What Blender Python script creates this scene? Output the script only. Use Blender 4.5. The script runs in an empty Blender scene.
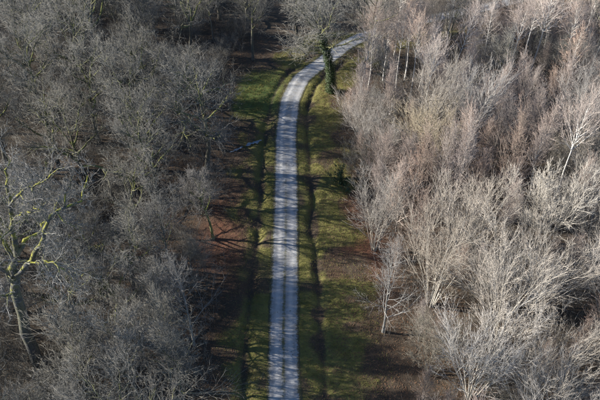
import bpy, math, random
import numpy as np
from mathutils import Vector

# ------------------------------------------------------------------ camera, sky, sun, exposure
scene = bpy.context.scene
CAM_H, F_PX, PITCH = 67.0, 650.0, math.atan(560 / 650)      # metres, focal length in photo pixels (600 wide), look-down angle
cam_data = bpy.data.cameras.new('camera')
cam_data.lens = 36.0 * F_PX / 600.0
cam_data.clip_end = 3000
cam = bpy.data.objects.new('camera', cam_data)
cam.location = (0, 0, CAM_H)
cam.rotation_euler = (math.pi / 2 - PITCH, 0, 0)
scene.collection.objects.link(cam)
scene.camera = cam

SUN_EL, SUN_AZ = math.radians(23), math.radians(-83)          # azimuth clockwise from +Y (the view direction): low sun from the left
sun_vec = Vector((math.cos(SUN_EL) * math.sin(SUN_AZ), math.cos(SUN_EL) * math.cos(SUN_AZ), math.sin(SUN_EL)))
world = bpy.data.worlds.new('World')
scene.world = world
world.use_nodes = True
wn = world.node_tree
wn.nodes.clear()
sky_node = wn.nodes.new('ShaderNodeTexSky')
sky_node.sky_type = 'NISHITA'
sky_node.sun_disc = False
sky_node.sun_elevation = SUN_EL
sky_node.sun_rotation = SUN_AZ
sky_node.dust_density = 0.2
sky_node.ozone_density = 5.0
bg = wn.nodes.new('ShaderNodeBackground')
bg.inputs['Strength'].default_value = 0.07
wo = wn.nodes.new('ShaderNodeOutputWorld')
wn.links.new(sky_node.outputs[0], bg.inputs[0])
wn.links.new(bg.outputs[0], wo.inputs[0])
sd = bpy.data.lights.new('sun', 'SUN')
sd.energy = 5.0
sd.angle = math.radians(0.5)
sd.color = (1.0, 0.94, 0.85)
sun = bpy.data.objects.new('sun', sd)
sun.rotation_euler = (-sun_vec).to_track_quat('-Z', 'Y').to_euler()
scene.collection.objects.link(sun)
scene.view_settings.view_transform = 'Standard'
scene.view_settings.look = 'None'
scene.view_settings.gamma = 1.0
scene.view_settings.use_curve_mapping = False
scene.view_settings.exposure = 1.62
scene.cycles.use_denoising = True
scene.cycles.denoiser = 'OPENIMAGEDENOISE'
scene.cycles.denoising_input_passes = 'RGB_ALBEDO_NORMAL'
scene.cycles.denoising_prefilter = 'NONE'
scene.cycles.max_bounces = 4
scene.cycles.diffuse_bounces = 3
scene.cycles.glossy_bounces = 2

# ------------------------------------------------------------------ helpers
COL = scene.collection
rng = np.random.default_rng(7)
random.seed(7)


def at(px, py, z=0.0):
    """ground (or height z) point seen at a photo pixel"""
    u, v = px - 300.0, py - 200.0
    d = (u, F_PX * math.cos(PITCH) - v * math.sin(PITCH), -(F_PX * math.sin(PITCH) + v * math.cos(PITCH)))
    t = (z - CAM_H) / d[2]
    return d[0] * t, d[1] * t


def at_depth(px, py, y):
    """point on the vertical plane at world distance y seen at a photo pixel"""
    u, v = px - 300.0, py - 200.0
    d = (u, F_PX * math.cos(PITCH) - v * math.sin(PITCH), -(F_PX * math.sin(PITCH) + v * math.cos(PITCH)))
    t = y / d[1]
    return np.array((d[0] * t, y, CAM_H + d[2] * t))


def to_px(x, y, z):
    dz = z - CAM_H
    depth = y * math.cos(PITCH) - dz * math.sin(PITCH)
    up = y * math.sin(PITCH) + dz * math.cos(PITCH)
    return 300 + F_PX * x / depth, 200 - F_PX * up / depth


def make_mesh(name, verts, tris, tip=None, smooth=False, attrs=None):
    me = bpy.data.meshes.new(name)
    n, m = len(verts), len(tris)
    me.vertices.add(n)
    me.vertices.foreach_set('co', np.asarray(verts, np.float32).ravel())
    me.loops.add(m * 3)
    me.loops.foreach_set('vertex_index', np.asarray(tris, np.int32).ravel())
    me.polygons.add(m)
    me.polygons.foreach_set('loop_start', np.arange(0, m * 3, 3, dtype=np.int32))
    if smooth:
        me.polygons.foreach_set('use_smooth', np.ones(m, bool))
    me.update(calc_edges=True)
    if tip is not None:
        a = me.attributes.new('tip', 'FLOAT', 'POINT')
        a.data.foreach_set('value', np.asarray(tip, np.float32))
    for k, val in (attrs or {}).items():
        a = me.attributes.new(k, 'FLOAT', 'POINT')
        a.data.foreach_set('value', np.asarray(val, np.float32))
    return me


def obj(name, me, mat=None, parent=None):
    o = bpy.data.objects.new(name, me)
    COL.objects.link(o)
    if mat is not None and not me.materials:
        me.materials.append(mat)
    if parent is not None:
        o.parent = parent
    return o


def tag(o, label=None, category=None, group=None, kind=None):
    for k, v in (('label', label), ('category', category), ('group', group), ('kind', kind)):
        if v:
            o[k] = v
    return o


def norm(a):
    return a / np.maximum(np.linalg.norm(a, axis=-1, keepdims=True), 1e-9)


class Geo:
    """collects vertices, triangles and a tip value (0 trunk .. 1 twig end)"""
    def __init__(self):
        self.v, self.t, self.a, self.n = [], [], [], 0

    def add(self, v, t, a):
        self.v.append(v); self.t.append(t + self.n); self.a.append(a); self.n += len(v)

    def mesh(self, name, smooth=False):
        return make_mesh(name, np.concatenate(self.v), np.concatenate(self.t), np.concatenate(self.a), smooth)

    def ntris(self):
        return sum(len(t) for t in self.t)


def tubes(g, P, R, sides, tip0, tip1):
    """tapered pointed tubes round N polylines P (N,K,3) with radii R (N,K); the last point is the tip"""
    N, K, _ = P.shape
    T = np.empty_like(P)
    T[:, 1:-1] = P[:, 2:] - P[:, :-2] if K > 2 else T[:, 1:-1]
    T[:, 0] = P[:, 1] - P[:, 0]
    T[:, -1] = P[:, -1] - P[:, -2]
    T = norm(T)
    ref = np.where(np.abs(T[:, :1, 2:3]) > 0.8, np.array([[[1.0, 0, 0]]]), np.array([[[0, 0, 1.0]]]))
    ref = np.broadcast_to(ref, P.shape)
    U = norm(ref - T * (ref * T).sum(-1, keepdims=True))
    V = np.cross(T, U)
    ang = np.arange(sides) / sides * 2 * math.pi
    ring = (P[:, :-1, None] + R[:, :-1, None, None] * (np.cos(ang)[None, None, :, None] * U[:, :-1, None] + np.sin(ang)[None, None, :, None] * V[:, :-1, None]))
    per = (K - 1) * sides + 1
    verts = np.concatenate([ring.reshape(N, -1, 3), P[:, -1:]], 1).reshape(-1, 3)
    f = []
    for k in range(K - 2):
        for s in range(sides):
            a, b = k * sides + s, k * sides + (s + 1) % sides
            f += [(a, b, b + sides), (a, b + sides, a + sides)]
    for s in range(sides):
        f.append(((K - 2) * sides + s, (K - 2) * sides + (s + 1) % sides, per - 1))
    f = np.array(f, np.int32)
    tris = (f[None] + (np.arange(N) * per)[:, None, None]).reshape(-1, 3)
    kk = np.concatenate([np.repeat(np.linspace(tip0, tip1, K)[:-1], sides), [tip1]])
    g.add(verts, tris, np.tile(kk, N))


def march(p0, d0, L, K, up, wig, r, out=None):
    """grow N polylines of K points from p0 along d0, bending upward by `up` and wandering by `wig`"""
    N = len(p0)
    P = np.empty((N, K, 3))
    P[:, 0] = p0
    d = norm(d0)
    step = (L / (K - 1))[:, None]
    for k in range(1, K):
        P[:, k] = P[:, k - 1] + d * step
        d = d + r.normal(0, wig, (N, 3))
        d[:, 2] += up
        if out is not None:
            d[:, 2] -= out
        d = norm(d)
    return P


def sprout(P, R, L, n, t0, t1, a0, a1, asd, ratio, top, K, up, wig, rc, r, lsd=0.22, rmin=0.003, bias=1.0):
    """n children on each polyline between t0 and t1; angle a0 (low) .. a1 (high), length ratio falling to `top` at the end"""
    N, KP, _ = P.shape
    tt = t0 + (t1 - t0) * ((np.arange(n)[None] + r.uniform(0, 1, (N, n))) / n) ** bias
    q = np.clip(tt * (KP - 1), 0, KP - 1.001)
    i = q.astype(int)
    fr = (q - i)[..., None]
    row = np.arange(N)[:, None]
    pos = P[row, i] * (1 - fr) + P[row, i + 1] * fr
    tan = norm(P[row, i + 1] - P[row, i])
    rad = R[row, i] * (1 - fr[..., 0]) + R[row, i + 1] * fr[..., 0]
    az = np.arange(n)[None] * 2.39996 + r.uniform(0, 6.28, (N, 1)) + r.normal(0, 0.5, (N, n))
    rel = (tt - t0) / (t1 - t0)
    a = np.radians(a0 + (a1 - a0) * rel + r.normal(0, asd, (N, n)))
    ref = norm(r.normal(0, 1, (N, 1, 3)) + np.zeros((N, n, 3)))
    U = norm(np.cross(tan, ref))
    V = np.cross(tan, U)
    d = np.cos(a)[..., None] * tan + np.sin(a)[..., None] * (np.cos(az)[..., None] * U + np.sin(az)[..., None] * V)
    ln = L[:, None] * ratio * (1 + (top - 1) * rel) * np.exp(r.normal(0, lsd, (N, n)))
    pos, d, ln, rad = pos.reshape(-1, 3), d.reshape(-1, 3), ln.ravel(), rad.ravel()
    C = march(pos, d, ln, K, up, wig, r)
    r0 = np.maximum(np.minimum(rad * 0.85, ln * rc), rmin)
    CR = r0[:, None] * np.linspace(1, 0.25, K)[None]
    return C, CR, ln


def spikes(P, L, n, t0, ang, ln, w, r, up=0.15):
    """straight pointed end twigs, three faces each"""
    R = np.full(P.shape[:2], w)
    return sprout(P, R, L, n, t0, 1.0, ang, ang * 0.7, 12, ln, 0.8, 2, up, 0, 9, r, rmin=w)


# ------------------------------------------------------------------ materials
def new_mat(name):
    m = bpy.data.materials.new(name)
    m.use_nodes = True
    nt = m.node_tree
    b = nt.nodes['Principled BSDF']
    b.inputs['Roughness'].default_value = 0.85
    b.inputs['Specular IOR Level'].default_value = 0.25
    return m, nt, b


def N(nt, t, **kw):
    n = nt.nodes.new(t)
    for k, v in kw.items():
        setattr(n, k, v)
    return n


def noise(nt, scale, detail=4, rough=0.6, vec=None):
    n = N(nt, 'ShaderNodeTexNoise')
    n.inputs['Scale'].default_value = scale
    n.inputs['Detail'].default_value = detail
    n.inputs['Roughness'].default_value = rough
    if vec is not None:
        nt.links.new(vec, n.inputs['Vector'])
    return n.outputs['Fac']


def ramp(nt, fac, *stops):
    n = N(nt, 'ShaderNodeValToRGB')
    e = n.color_ramp.elements
    while len(e) < len(stops):
        e.new(0.5)
    for el, (p, c) in zip(e, stops):
        el.position = p
        el.color = (*c, 1) if not isinstance(c, (int, float)) else (c, c, c, 1)
    nt.links.new(fac, n.inputs[0])
    return n.outputs[0]


def mix(nt, fac, a, b, blend='MIX'):
    n = N(nt, 'ShaderNodeMix', data_type='RGBA', blend_type=blend)
    for sock, val in ((n.inputs[0], fac), (n.inputs[6], a), (n.inputs[7], b)):
        if isinstance(val, (int, float)):
            sock.default_value = val
        elif isinstance(val, tuple):
            sock.default_value = (*val, 1)
        else:
            nt.links.new(val, sock)
    return n.outputs[2]


def mth(nt, op, a, b=None, clamp=False):
    n = N(nt, 'ShaderNodeMath', operation=op, use_clamp=clamp)
    for sock, val in ((n.inputs[0], a), (n.inputs[1], b)):
        if val is None:
            continue
        if isinstance(val, (int, float)):
            sock.default_value = val
        else:
            nt.links.new(val, sock)
    return n.outputs[0]


def bump(nt, bsdf, h, strength, dist):
    n = N(nt, 'ShaderNodeBump')
    n.inputs['Strength'].default_value = strength
    n.inputs['Distance'].default_value = dist
    nt.links.new(h, n.inputs['Height'])
    nt.links.new(n.outputs[0], bsdf.inputs['Normal'])


def attr(nt, name):
    return N(nt, 'ShaderNodeAttribute', attribute_name=name).outputs['Fac']


def wood(name, bark, twig, tipc, moss=0.0, mosscol=(0.20, 0.21, 0.03), vary=0.25, trunk_moss=False):
    """bark that turns into twig and tip colours along the branch, a little different on each tree, moss on the upper sides of limbs"""
    m, nt, b = new_mat(name)
    L = nt.links
    info = N(nt, 'ShaderNodeObjectInfo')
    tip = attr(nt, 'tip')
    c = ramp(nt, tip, (0.0, bark), (0.35, bark), (0.6, twig), (0.85, twig), (1.0, tipc))
    geo = N(nt, 'ShaderNodeNewGeometry')
    tc = N(nt, 'ShaderNodeTexCoord').outputs['Object']
    blot = noise(nt, 3.0, 5, 0.65, tc)
    c = mix(nt, 1.0, c, ramp(nt, blot, (0.25, 0.55), (0.75, 1.35)), 'MULTIPLY')
    # tree-to-tree difference
    hs = N(nt, 'ShaderNodeHueSaturation')
    L.new(c, hs.inputs['Color'])
    L.new(mth(nt, 'ADD', mth(nt, 'MULTIPLY', info.outputs['Random'], vary * 2), 1 - vary), hs.inputs['Value'])
    r2 = mth(nt, 'FRACT', mth(nt, 'MULTIPLY', info.outputs['Random'], 17.3))
    L.new(mth(nt, 'ADD', mth(nt, 'MULTIPLY', r2, 0.7), 0.65), hs.inputs['Saturation'])
    c = hs.outputs[0]
    if moss > 0:
        sep = N(nt, 'ShaderNodeSeparateXYZ')
        L.new(geo.outputs['Normal'], sep.inputs[0])
        upn = mth(nt, 'MULTIPLY', mth(nt, 'ADD', sep.outputs[2], 0.35), 1.3, True)
        patch = ramp(nt, noise(nt, 1.3, 4, 0.7, tc), (0.62 - 0.3 * moss, 0.0), (0.70 - 0.25 * moss, 1.0))
        thick = ramp(nt, tip, (0.0, 1.0 if trunk_moss else 0.1), (0.06, 1.0 if trunk_moss else 0.25), (0.1, 1.0), (0.34, 1.0), (0.5, 0.0))
        c = mix(nt, mth(nt, 'MULTIPLY', mth(nt, 'MULTIPLY', upn, patch), thick), c, mix(nt, noise(nt, 9, 3, 0.6, tc), mosscol, tuple(x * 1.9 for x in mosscol)))
    L.new(c, b.inputs['Base Color'])
    mp = N(nt, 'ShaderNodeMapping')
    mp.inputs['Scale'].default_value = (9, 9, 1.6)
    L.new(tc, mp.inputs['Vector'])
    fis = noise(nt, 1.0, 6, 0.75, mp.outputs[0])
    thick_only = ramp(nt, tip, (0.2, 1.0), (0.4, 0.0))
    c = mix(nt, mth(nt, 'MULTIPLY', thick_only, ramp(nt, fis, (0.36, 0.6), (0.5, 0.0))), c, (0.03, 0.028, 0.025))
    L.new(c, b.inputs['Base Color'])
    bump(nt, b, fis, 1.0, 0.08)
    return m


M = {}
M['oak'] = wood('oak_bark', (0.10, 0.092, 0.08), (0.195, 0.186, 0.163), (0.27, 0.257, 0.228), moss=0.75, mosscol=(0.105, 0.11, 0.028))
M['giant'] = wood('mossy_oak_bark', (0.10, 0.10, 0.10), (0.25, 0.24, 0.22), (0.29, 0.27, 0.245), moss=0.66, mosscol=(0.18, 0.175, 0.025))
M['mossy'] = wood('mossy_ash_bark', (0.14, 0.14, 0.11), (0.22, 0.205, 0.185), (0.26, 0.24, 0.22), moss=0.9, mosscol=(0.15, 0.16, 0.025), trunk_moss=True)
M['ash'] = wood('ash_bark', (0.15, 0.143, 0.13), (0.21, 0.20, 0.175), (0.275, 0.262, 0.232), moss=0.5, mosscol=(0.13, 0.135, 0.03))
M['hazel'] = wood('hazel_bark', (0.11, 0.098, 0.083), (0.175, 0.164, 0.14), (0.235, 0.22, 0.19))
M['hornbeam'] = wood('hornbeam_bark', (0.42, 0.39, 0.34), (0.345, 0.315, 0.275), (0.42, 0.345, 0.295))
M['birch'] = wood('birch_bark', (0.60, 0.57, 0.52), (0.40, 0.335, 0.29), (0.44, 0.285, 0.235))
M['willow'] = wood('willow_bark', (0.40, 0.36, 0.29), (0.37, 0.33, 0.265), (0.46, 0.385, 0.285))
M['alder'] = wood('alder_bark', (0.34, 0.30, 0.265), (0.335, 0.285, 0.25), (0.44, 0.28, 0.23))
M['snag'] = wood('pale_bark', (0.24, 0.232, 0.215), (0.21, 0.198, 0.18), (0.25, 0.232, 0.21))


def leaf_mat(name, c0, c1, rough=0.5):
    m, nt, b = new_mat(name)
    tc = N(nt, 'ShaderNodeTexCoord').outputs['Object']
    nt.links.new(mix(nt, noise(nt, 2.5, 4, 0.7, tc), c0, c1), b.inputs['Base Color'])
    b.inputs['Roughness'].default_value = rough
    return m


M['ivy'] = leaf_mat('ivy_leaf', (0.012, 0.026, 0.008), (0.055, 0.08, 0.026))
M['holly'] = leaf_mat('holly_leaf', (0.012, 0.03, 0.012), (0.038, 0.07, 0.028), 0.5)

# ------------------------------------------------------------------ the track's line
road_pts = np.array([(-1.75, -60), (-1.8, 20), (-1.9, 42), (-2.1, 52), (-2.1, 63), (-2.2, 78), (-2.5, 96), (-1.95, 107), (-0.1, 114.7), (2.5, 119), (4.4, 121.4), (7.5, 126), (10.2, 130), (14.5, 134), (21, 138.5), (31, 143), (45, 149), (70, 162), (110, 190), (160, 220)], float)
_d = np.concatenate([[0], np.cumsum(np.linalg.norm(np.diff(road_pts, axis=0), axis=1))])


def smooth_line(n):
    s = np.linspace(0, _d[-1], n)
    x, y = np.interp(s, _d, road_pts[:, 0]), np.interp(s, _d, road_pts[:, 1])
    k = max(3, int(7 / (s[1] - s[0]))) | 1
    w = np.hanning(k + 2)[1:-1]; w /= w.sum()
    pad = k // 2
    f = lambda a: np.convolve(np.pad(a, pad, 'reflect', reflect_type='odd'), w, 'valid')
    return np.stack([f(x), f(y)], 1)


LINE = smooth_line(900)
LT = norm(np.gradient(LINE, axis=0))
LN = np.stack([LT[:, 1], -LT[:, 0]], 1)      # to the right of travel


def road_off(x, y):
    """signed sideways distance from the track's centre line (right positive)"""
    x, y = np.asarray(x, float), np.asarray(y, float)
    sh = x.shape
    p = np.stack([x.ravel(), y.ravel()], 1)
    out = np.empty(len(p))
    for i in range(0, len(p), 4000):
        q = p[i:i + 4000]
        d2 = ((q[:, None] - LINE[None]) ** 2).sum(-1)
        j = d2.argmin(1)
        out[i:i + 4000] = np.sqrt(d2.min(1)) * np.sign(((q - LINE[j]) * LN[j]).sum(1))
    return out.reshape(sh)


def vnoise(x, y, scale, seed):
    """smooth value noise 0..1"""
    r = np.random.default_rng(seed)
    tab = r.uniform(0, 1, (64, 64))
    u, v = x / scale + 1000, y / scale + 1000
    i, j = np.floor(u).astype(int), np.floor(v).astype(int)
    fu, fv = u - i, v - j
    fu, fv = fu * fu * (3 - 2 * fu), fv * fv * (3 - 2 * fv)
    g = lambda a, b: tab[a % 64, b % 64]
    return (g(i, j) * (1 - fu) + g(i + 1, j) * fu) * (1 - fv) + (g(i, j + 1) * (1 - fu) + g(i + 1, j + 1) * fu) * fv


def ditch_pos(y):
    return np.interp(y, [40, 60, 80, 100, 112, 125], [4.9, 4.6, 4.0, 3.6, 3.6, 3.8])


PUDDLE = [at(229, 152), at(240, 147), at(251, 142.5), at(262, 139)]


def puddle_d(x, y):
    d = np.full(np.shape(x), 1e9)
    for a, b in zip(PUDDLE[:-1], PUDDLE[1:]):
        a, b = np.array(a), np.array(b)
        ab = b - a
        t = np.clip(((x - a[0]) * ab[0] + (y - a[1]) * ab[1]) / (ab @ ab), 0, 1)
        d = np.minimum(d, np.hypot(x - a[0] - t * ab[0], y - a[1] - t * ab[1]))
    return d


def ground_z(x, y, off=None):
    x, y = np.asarray(x, float), np.asarray(y, float)
    if off is None:
        off = road_off(x, y)
    a = np.abs(off)
    dp = ditch_pos(y) + (vnoise(x, y, 6, 3) - 0.5) * 0.9 + (vnoise(x, y, 1.7, 9) - 0.5) * 0.35
    w = np.where(off < 0, 0.85, 0.7)
    depth = np.where(off < 0, 0.5, 0.42) * (0.35 + 1.2 * vnoise(x, y, 5, 4)) * np.clip((132 - y) / 12, 0, 1)
    z = -depth * np.exp(-((a - dp) / w) ** 2)
    rough = np.clip((a - 1.9) / 1.5, 0, 1)
    z = z + rough * ((vnoise(x, y, 0.45, 5) - 0.5) * 0.10 + (vnoise(x, y, 1.3, 6) - 0.5) * 0.16 + (vnoise(x, y, 7, 8) - 0.5) * 0.35)
    z = z - 0.06 * np.clip(1 - a / 2.2, 0, 1) ** 0.3 * (a < 2.2)
    z = z - 0.35 * np.exp(-(puddle_d(x, y) / 1.0) ** 2)
    return z


# ------------------------------------------------------------------ ground
def axis(lo, hi, fine0, fine1, step, grow=1.25):
    mid = list(np.arange(fine0, fine1 + step, step))
    s, a = step, fine1 + step
    up_ = []
    while a < hi:
        s *= grow; a += s; up_.append(a)
    s, a = step, fine0
    dn = []
    while a > lo:
        s *= grow; a -= s; dn.append(a)
    return np.array(dn[::-1] + mid + up_)


gx, gy = axis(-700, 700, -20, 18, 0.22), axis(-300, 1500, 36, 134, 0.30)
X, Y = np.meshgrid(gx, gy)
OFF = road_off(X, Y)
Z = ground_z(X, Y, OFF)
nx, ny = len(gx), len(gy)
idx = np.arange(nx * ny).reshape(ny, nx)
a_, b_, c_, d_ = idx[:-1, :-1].ravel(), idx[:-1, 1:].ravel(), idx[1:, 1:].ravel(), idx[1:, :-1].ravel()
tris = np.concatenate([np.stack([a_, b_, c_], 1), np.stack([a_, c_, d_], 1)])
A = np.abs(OFF)
n1 = vnoise(X, Y, 5, 11)
# how grassy each spot is: verges green, fading to leaf litter under the trees; the lawn strip beyond the puddle
edge = np.where(OFF < 0, 10.5, 12.0) + (n1 - 0.5) * 6
grass = np.clip((edge - A) / 4.5, 0, 1) * (0.3 + 0.7 * np.clip((vnoise(X, Y, 2.2, 12) - 0.2) / 0.45, 0, 1))
lawn = np.exp(-(((X + 8.0 + (Y - 110) * -0.10) / 4.8) ** 4 + ((Y - 109.5) / 9.0) ** 4))
grass = np.maximum(grass, lawn)
grass *= np.clip((142 - Y) / 12, 0.15, 1)
dp = ditch_pos(Y)
grass *= 1 - 0.55 * np.exp(-((A - dp) / 0.5) ** 2)
grass *= np.clip((A - 1.5) / 0.6, 0.0, 1)
red = np.clip((vnoise(X, Y, 4, 13) - 0.28) / 0.4, 0, 1) * np.exp(-((A - 10.5) / 4.0) ** 2) * np.exp(-((Y - 68) / 11.0) ** 2)
red = np.maximum(red, np.exp(-(((X + 12.0) / 4.0) ** 2 + ((Y - 68.0) / 6.5) ** 2) ** 2) * (0.55 + 0.45 * vnoise(X, Y, 1.2, 14)))
grass *= 1 - 0.6 * np.exp(-(((X + 12.0) / 4.0) ** 2 + ((Y - 68.0) / 6.5) ** 2) ** 2)
ground_me = make_mesh('ground', np.stack([X, Y, Z], -1).reshape(-1, 3), tris, None, True, {'grass': grass.ravel(), 'red': red.ravel(), 'lawn': lawn.ravel()})
m, nt, b = new_mat('woodland_floor')
tc = N(nt, 'ShaderNodeTexCoord').outputs['Object']
f1, f2, f3 = noise(nt, 7, 6, 0.75, tc), noise(nt, 1.1, 5, 0.65, tc), noise(nt, 26, 4, 0.7, tc)
litter = mix(nt, f1, (0.018, 0.015, 0.011), (0.085, 0.062, 0.042))
litter = mix(nt, ramp(nt, f3, (0.5, 0.0), (0.7, 0.8)), litter, (0.125, 0.09, 0.06))
rust = mix(nt, f1, (0.05, 0.022, 0.014), (0.21, 0.088, 0.048))
col = mix(nt, attr(nt, 'red'), litter, rust)
turf = mix(nt, f2, (0.055, 0.06, 0.018), (0.20, 0.185, 0.05))
turf = mix(nt, ramp(nt, f1, (0.45, 0.0), (0.72, 0.75)), turf, (0.17, 0.13, 0.065))
lush = mix(nt, f2, (0.04, 0.072, 0.018), (0.10, 0.135, 0.035))
turf = mix(nt, attr(nt, 'lawn'), turf, lush)
gm = mth(nt, 'ADD', attr(nt, 'grass'), mth(nt, 'MULTIPLY', mth(nt, 'SUBTRACT', f1, 0.5), 0.9))
col = mix(nt, ramp(nt, gm, (0.3, 0.0), (0.62, 1.0)), col, turf)
nt.links.new(col, b.inputs['Base Color'])
b.inputs['Roughness'].default_value = 0.95
bump(nt, b, mth(nt, 'ADD', f1, mth(nt, 'MULTIPLY', f3, 0.5)), 0.9, 0.12)
tag(obj('ground', ground_me, m), kind='structure')

# ------------------------------------------------------------------ gravel track
nw = 25
half = 2.1
cross = np.linspace(-1, 1, nw)
sel = (LINE[:, 1] > -20) & (LINE[:, 1] < 230)
RL, RN = LINE[sel], LN[sel]
s_idx = np.interp(np.linspace(0, len(RL) - 1, 1400), np.arange(len(RL)), np.arange(len(RL)))
i0 = np.clip(s_idx.astype(int), 0, len(RL) - 2); fr = (s_idx - i0)[:, None]
RL = RL[i0] * (1 - fr) + RL[i0 + 1] * fr
RN = norm(RN[i0] * (1 - fr) + RN[i0 + 1] * fr)
wob_l = half + (vnoise(RL[:, 0], RL[:, 1], 1.1, 21) - 0.5) * 0.22 + (vnoise(RL[:, 0], RL[:, 1], 0.35, 22) - 0.5) * 0.14
wob_r = half + (vnoise(RL[:, 0], RL[:, 1], 1.1, 23) - 0.5) * 0.22 + (vnoise(RL[:, 0], RL[:, 1], 0.35, 24) - 0.5) * 0.14
wid = np.where(cross[None] < 0, wob_l[:, None], wob_r[:, None]) * cross[None]
rx = RL[:, None, 0] + RN[:, None, 0] * wid
ry = RL[:, None, 1] + RN[:, None, 1] * wid
prof = 0.05 * (1 - cross ** 2) - 0.035 * np.exp(-((np.abs(cross) - 0.47) / 0.16) ** 2)
rz = 0.015 + prof[None] + (vnoise(rx, ry, 0.5, 25) - 0.5) * 0.015 - 0.05 * (np.abs(cross)[None] > 0.98)
ii = np.arange(rx.size).reshape(rx.shape)
a_, b_, c_, d_ = ii[:-1, :-1].ravel(), ii[:-1, 1:].ravel(), ii[1:, 1:].ravel(), ii[1:, :-1].ravel()
road_me = make_mesh('track', np.stack([rx, ry, rz], -1).reshape(-1, 3), np.concatenate([np.stack([a_, b_, c_], 1), np.stack([a_, c_, d_], 1)]), None, True,
                    {'side': np.broadcast_to(wid, rx.shape).ravel(), 'along': np.clip((86 - ry) / 30, 0.12, 1).ravel()})
m, nt, b = new_mat('gravel')
tc = N(nt, 'ShaderNodeTexCoord').outputs['Object']
side = attr(nt, 'side')
g1, g2, g3 = noise(nt, 30, 5, 0.75, tc), noise(nt, 0.8, 5, 0.7, tc), noise(nt, 5, 4, 0.7, tc)
stone = mix(nt, g1, (0.145, 0.15, 0.156), (0.385, 0.392, 0.40))
stone = mix(nt, ramp(nt, g2, (0.40, 0.0), (0.62, 0.6)), stone, (0.17, 0.155, 0.13))
stone = mix(nt, ramp(nt, g3, (0.52, 0.0), (0.66, 0.55)), stone, (0.13, 0.125, 0.115))
rut = mth(nt, 'ABSOLUTE', mth(nt, 'SUBTRACT', mth(nt, 'ABSOLUTE', side), 0.86))
stone = mix(nt, ramp(nt, rut, (0.12, 0.45), (0.45, 0.0)), stone, (0.42, 0.41, 0.39))
wob = mth(nt, 'MULTIPLY', mth(nt, 'SUBTRACT', mth(nt, 'ADD', mth(nt, 'MULTIPLY', g3, 0.6), mth(nt, 'MULTIPLY', g2, 0.4)), 0.5), 1.5)
ab = mth(nt, 'ABSOLUTE', mth(nt, 'ADD', side, mth(nt, 'MULTIPLY', wob, 0.6)))
mid = mth(nt, 'MULTIPLY', ramp(nt, ab, (0.07, 1.0), (0.30, 0.0)), attr(nt, 'along'))
mid = mth(nt, 'MULTIPLY', mid, ramp(nt, g2, (0.38, 0.25), (0.56, 1.0)))
stone = mix(nt, mid, stone, mix(nt, g1, (0.06, 0.062, 0.03), (0.15, 0.135, 0.08)))
fringe = ramp(nt, mth(nt, 'MULTIPLY', mth(nt, 'ADD', mth(nt, 'ABSOLUTE', side), wob), 0.4), (0.625, 0.0), (0.74, 1.0))
stone = mix(nt, fringe, stone, mix(nt, g1, (0.03, 0.03, 0.018), (0.10, 0.09, 0.05)))
nt.links.new(stone, b.inputs['Base Color'])
b.inputs['Roughness'].default_value = 0.9
bump(nt, b, g1, 0.6, 0.03)
tag(obj('track', road_me, m), kind='structure')

# ------------------------------------------------------------------ puddle
m, nt, b = new_mat('ditch_water')
nt.links.new(mix(nt, noise(nt, 1.5, 4, 0.7, N(nt, 'ShaderNodeTexCoord').outputs['Object']), (0.03, 0.035, 0.04), (0.17, 0.195, 0.22)), b.inputs['Base Color'])  # pale blue mixed into the water colour stands in for reflected sky
b.inputs['Roughness'].default_value = 0.15
b.inputs['Specular IOR Level'].default_value = 0.6
pp = np.array(PUDDLE)
for t0, t1, w in ((0.05, 1.25, 0.42), (1.5, 2.95, 0.5)):
    n = 46
    ts = np.linspace(t0, t1, n)
    px_, py_ = np.interp(ts, range(4), pp[:, 0]), np.interp(ts, range(4), pp[:, 1])
    tn = norm(np.stack([np.gradient(px_), np.gradient(py_)], 1))
    env = np.sin(np.linspace(0.05, math.pi - 0.05, n)) ** 0.5 * w
    wl = env * (0.1 + 1.3 * vnoise(px_, py_, 0.35, 33) * vnoise(px_, py_, 0.9, 34) * 1.6)
    wr = env * (0.1 + 1.3 * vnoise(px_, py_, 0.3, 35) * vnoise(px_, py_, 0.8, 36) * 1.6)
    L_ = np.stack([px_ - tn[:, 1] * wl, py_ + tn[:, 0] * wl, np.full(n, -0.17)], 1)
    R_ = np.stack([px_ + tn[:, 1] * wr, py_ - tn[:, 0] * wr, np.full(n, -0.17)], 1)
    k = np.arange(n - 1)
    pm = make_mesh('puddle', np.concatenate([L_, R_]), np.concatenate([np.stack([k, k + n, k + n + 1], 1), np.stack([k, k + n + 1, k + 1], 1)]))
    tag(obj('puddle', pm, m), kind='structure')


# ------------------------------------------------------------------ grass blades and fallen leaves on the verges
def scatter_near(nc, x0, x1, y0, y1, r):
    return r.uniform(x0, x1, nc), r.uniform(y0, y1, nc)


def sample_grid(field, x, y):
    i = np.clip(np.searchsorted(gx, x) - 1, 0, nx - 2)
    j = np.clip(np.searchsorted(gy, y) - 1, 0, ny - 2)
    return field[j, i]


r = np.random.default_rng(41)
x, y = scatter_near(420000, -17, 16, 38, 134, r)
off = road_off(x, y)
dens = sample_grid(grass, x, y) * (0.25 + 1.2 * vnoise(x, y, 0.7, 42) ** 2)
dens = np.where(np.abs(off) < 1.75, 0.0, dens)
midg = (np.abs(off) < 0.22) & (y < 84) & (vnoise(x, y, 0.8, 43) > 0.35)
fringe_g = (np.abs(off) > 1.55) & (np.abs(off) < 2.1)
keep = (r.uniform(0, 1, len(x)) < dens * 0.95) | (midg & (r.uniform(0, 1, len(x)) < 0.9)) | (fringe_g & (r.uniform(0, 1, len(x)) < 0.5))
x, y, off = x[keep], y[keep], off[keep]
z = ground_z(x, y, off) - 0.02
short = np.abs(off) < 0.5
z = np.where(short, 0.05, z)
h = r.uniform(0.10, 0.30, len(x)) * (0.6 + 1.1 * vnoise(x, y, 0.6, 45) ** 2) * np.where(short, 0.45, 1.0)
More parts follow.
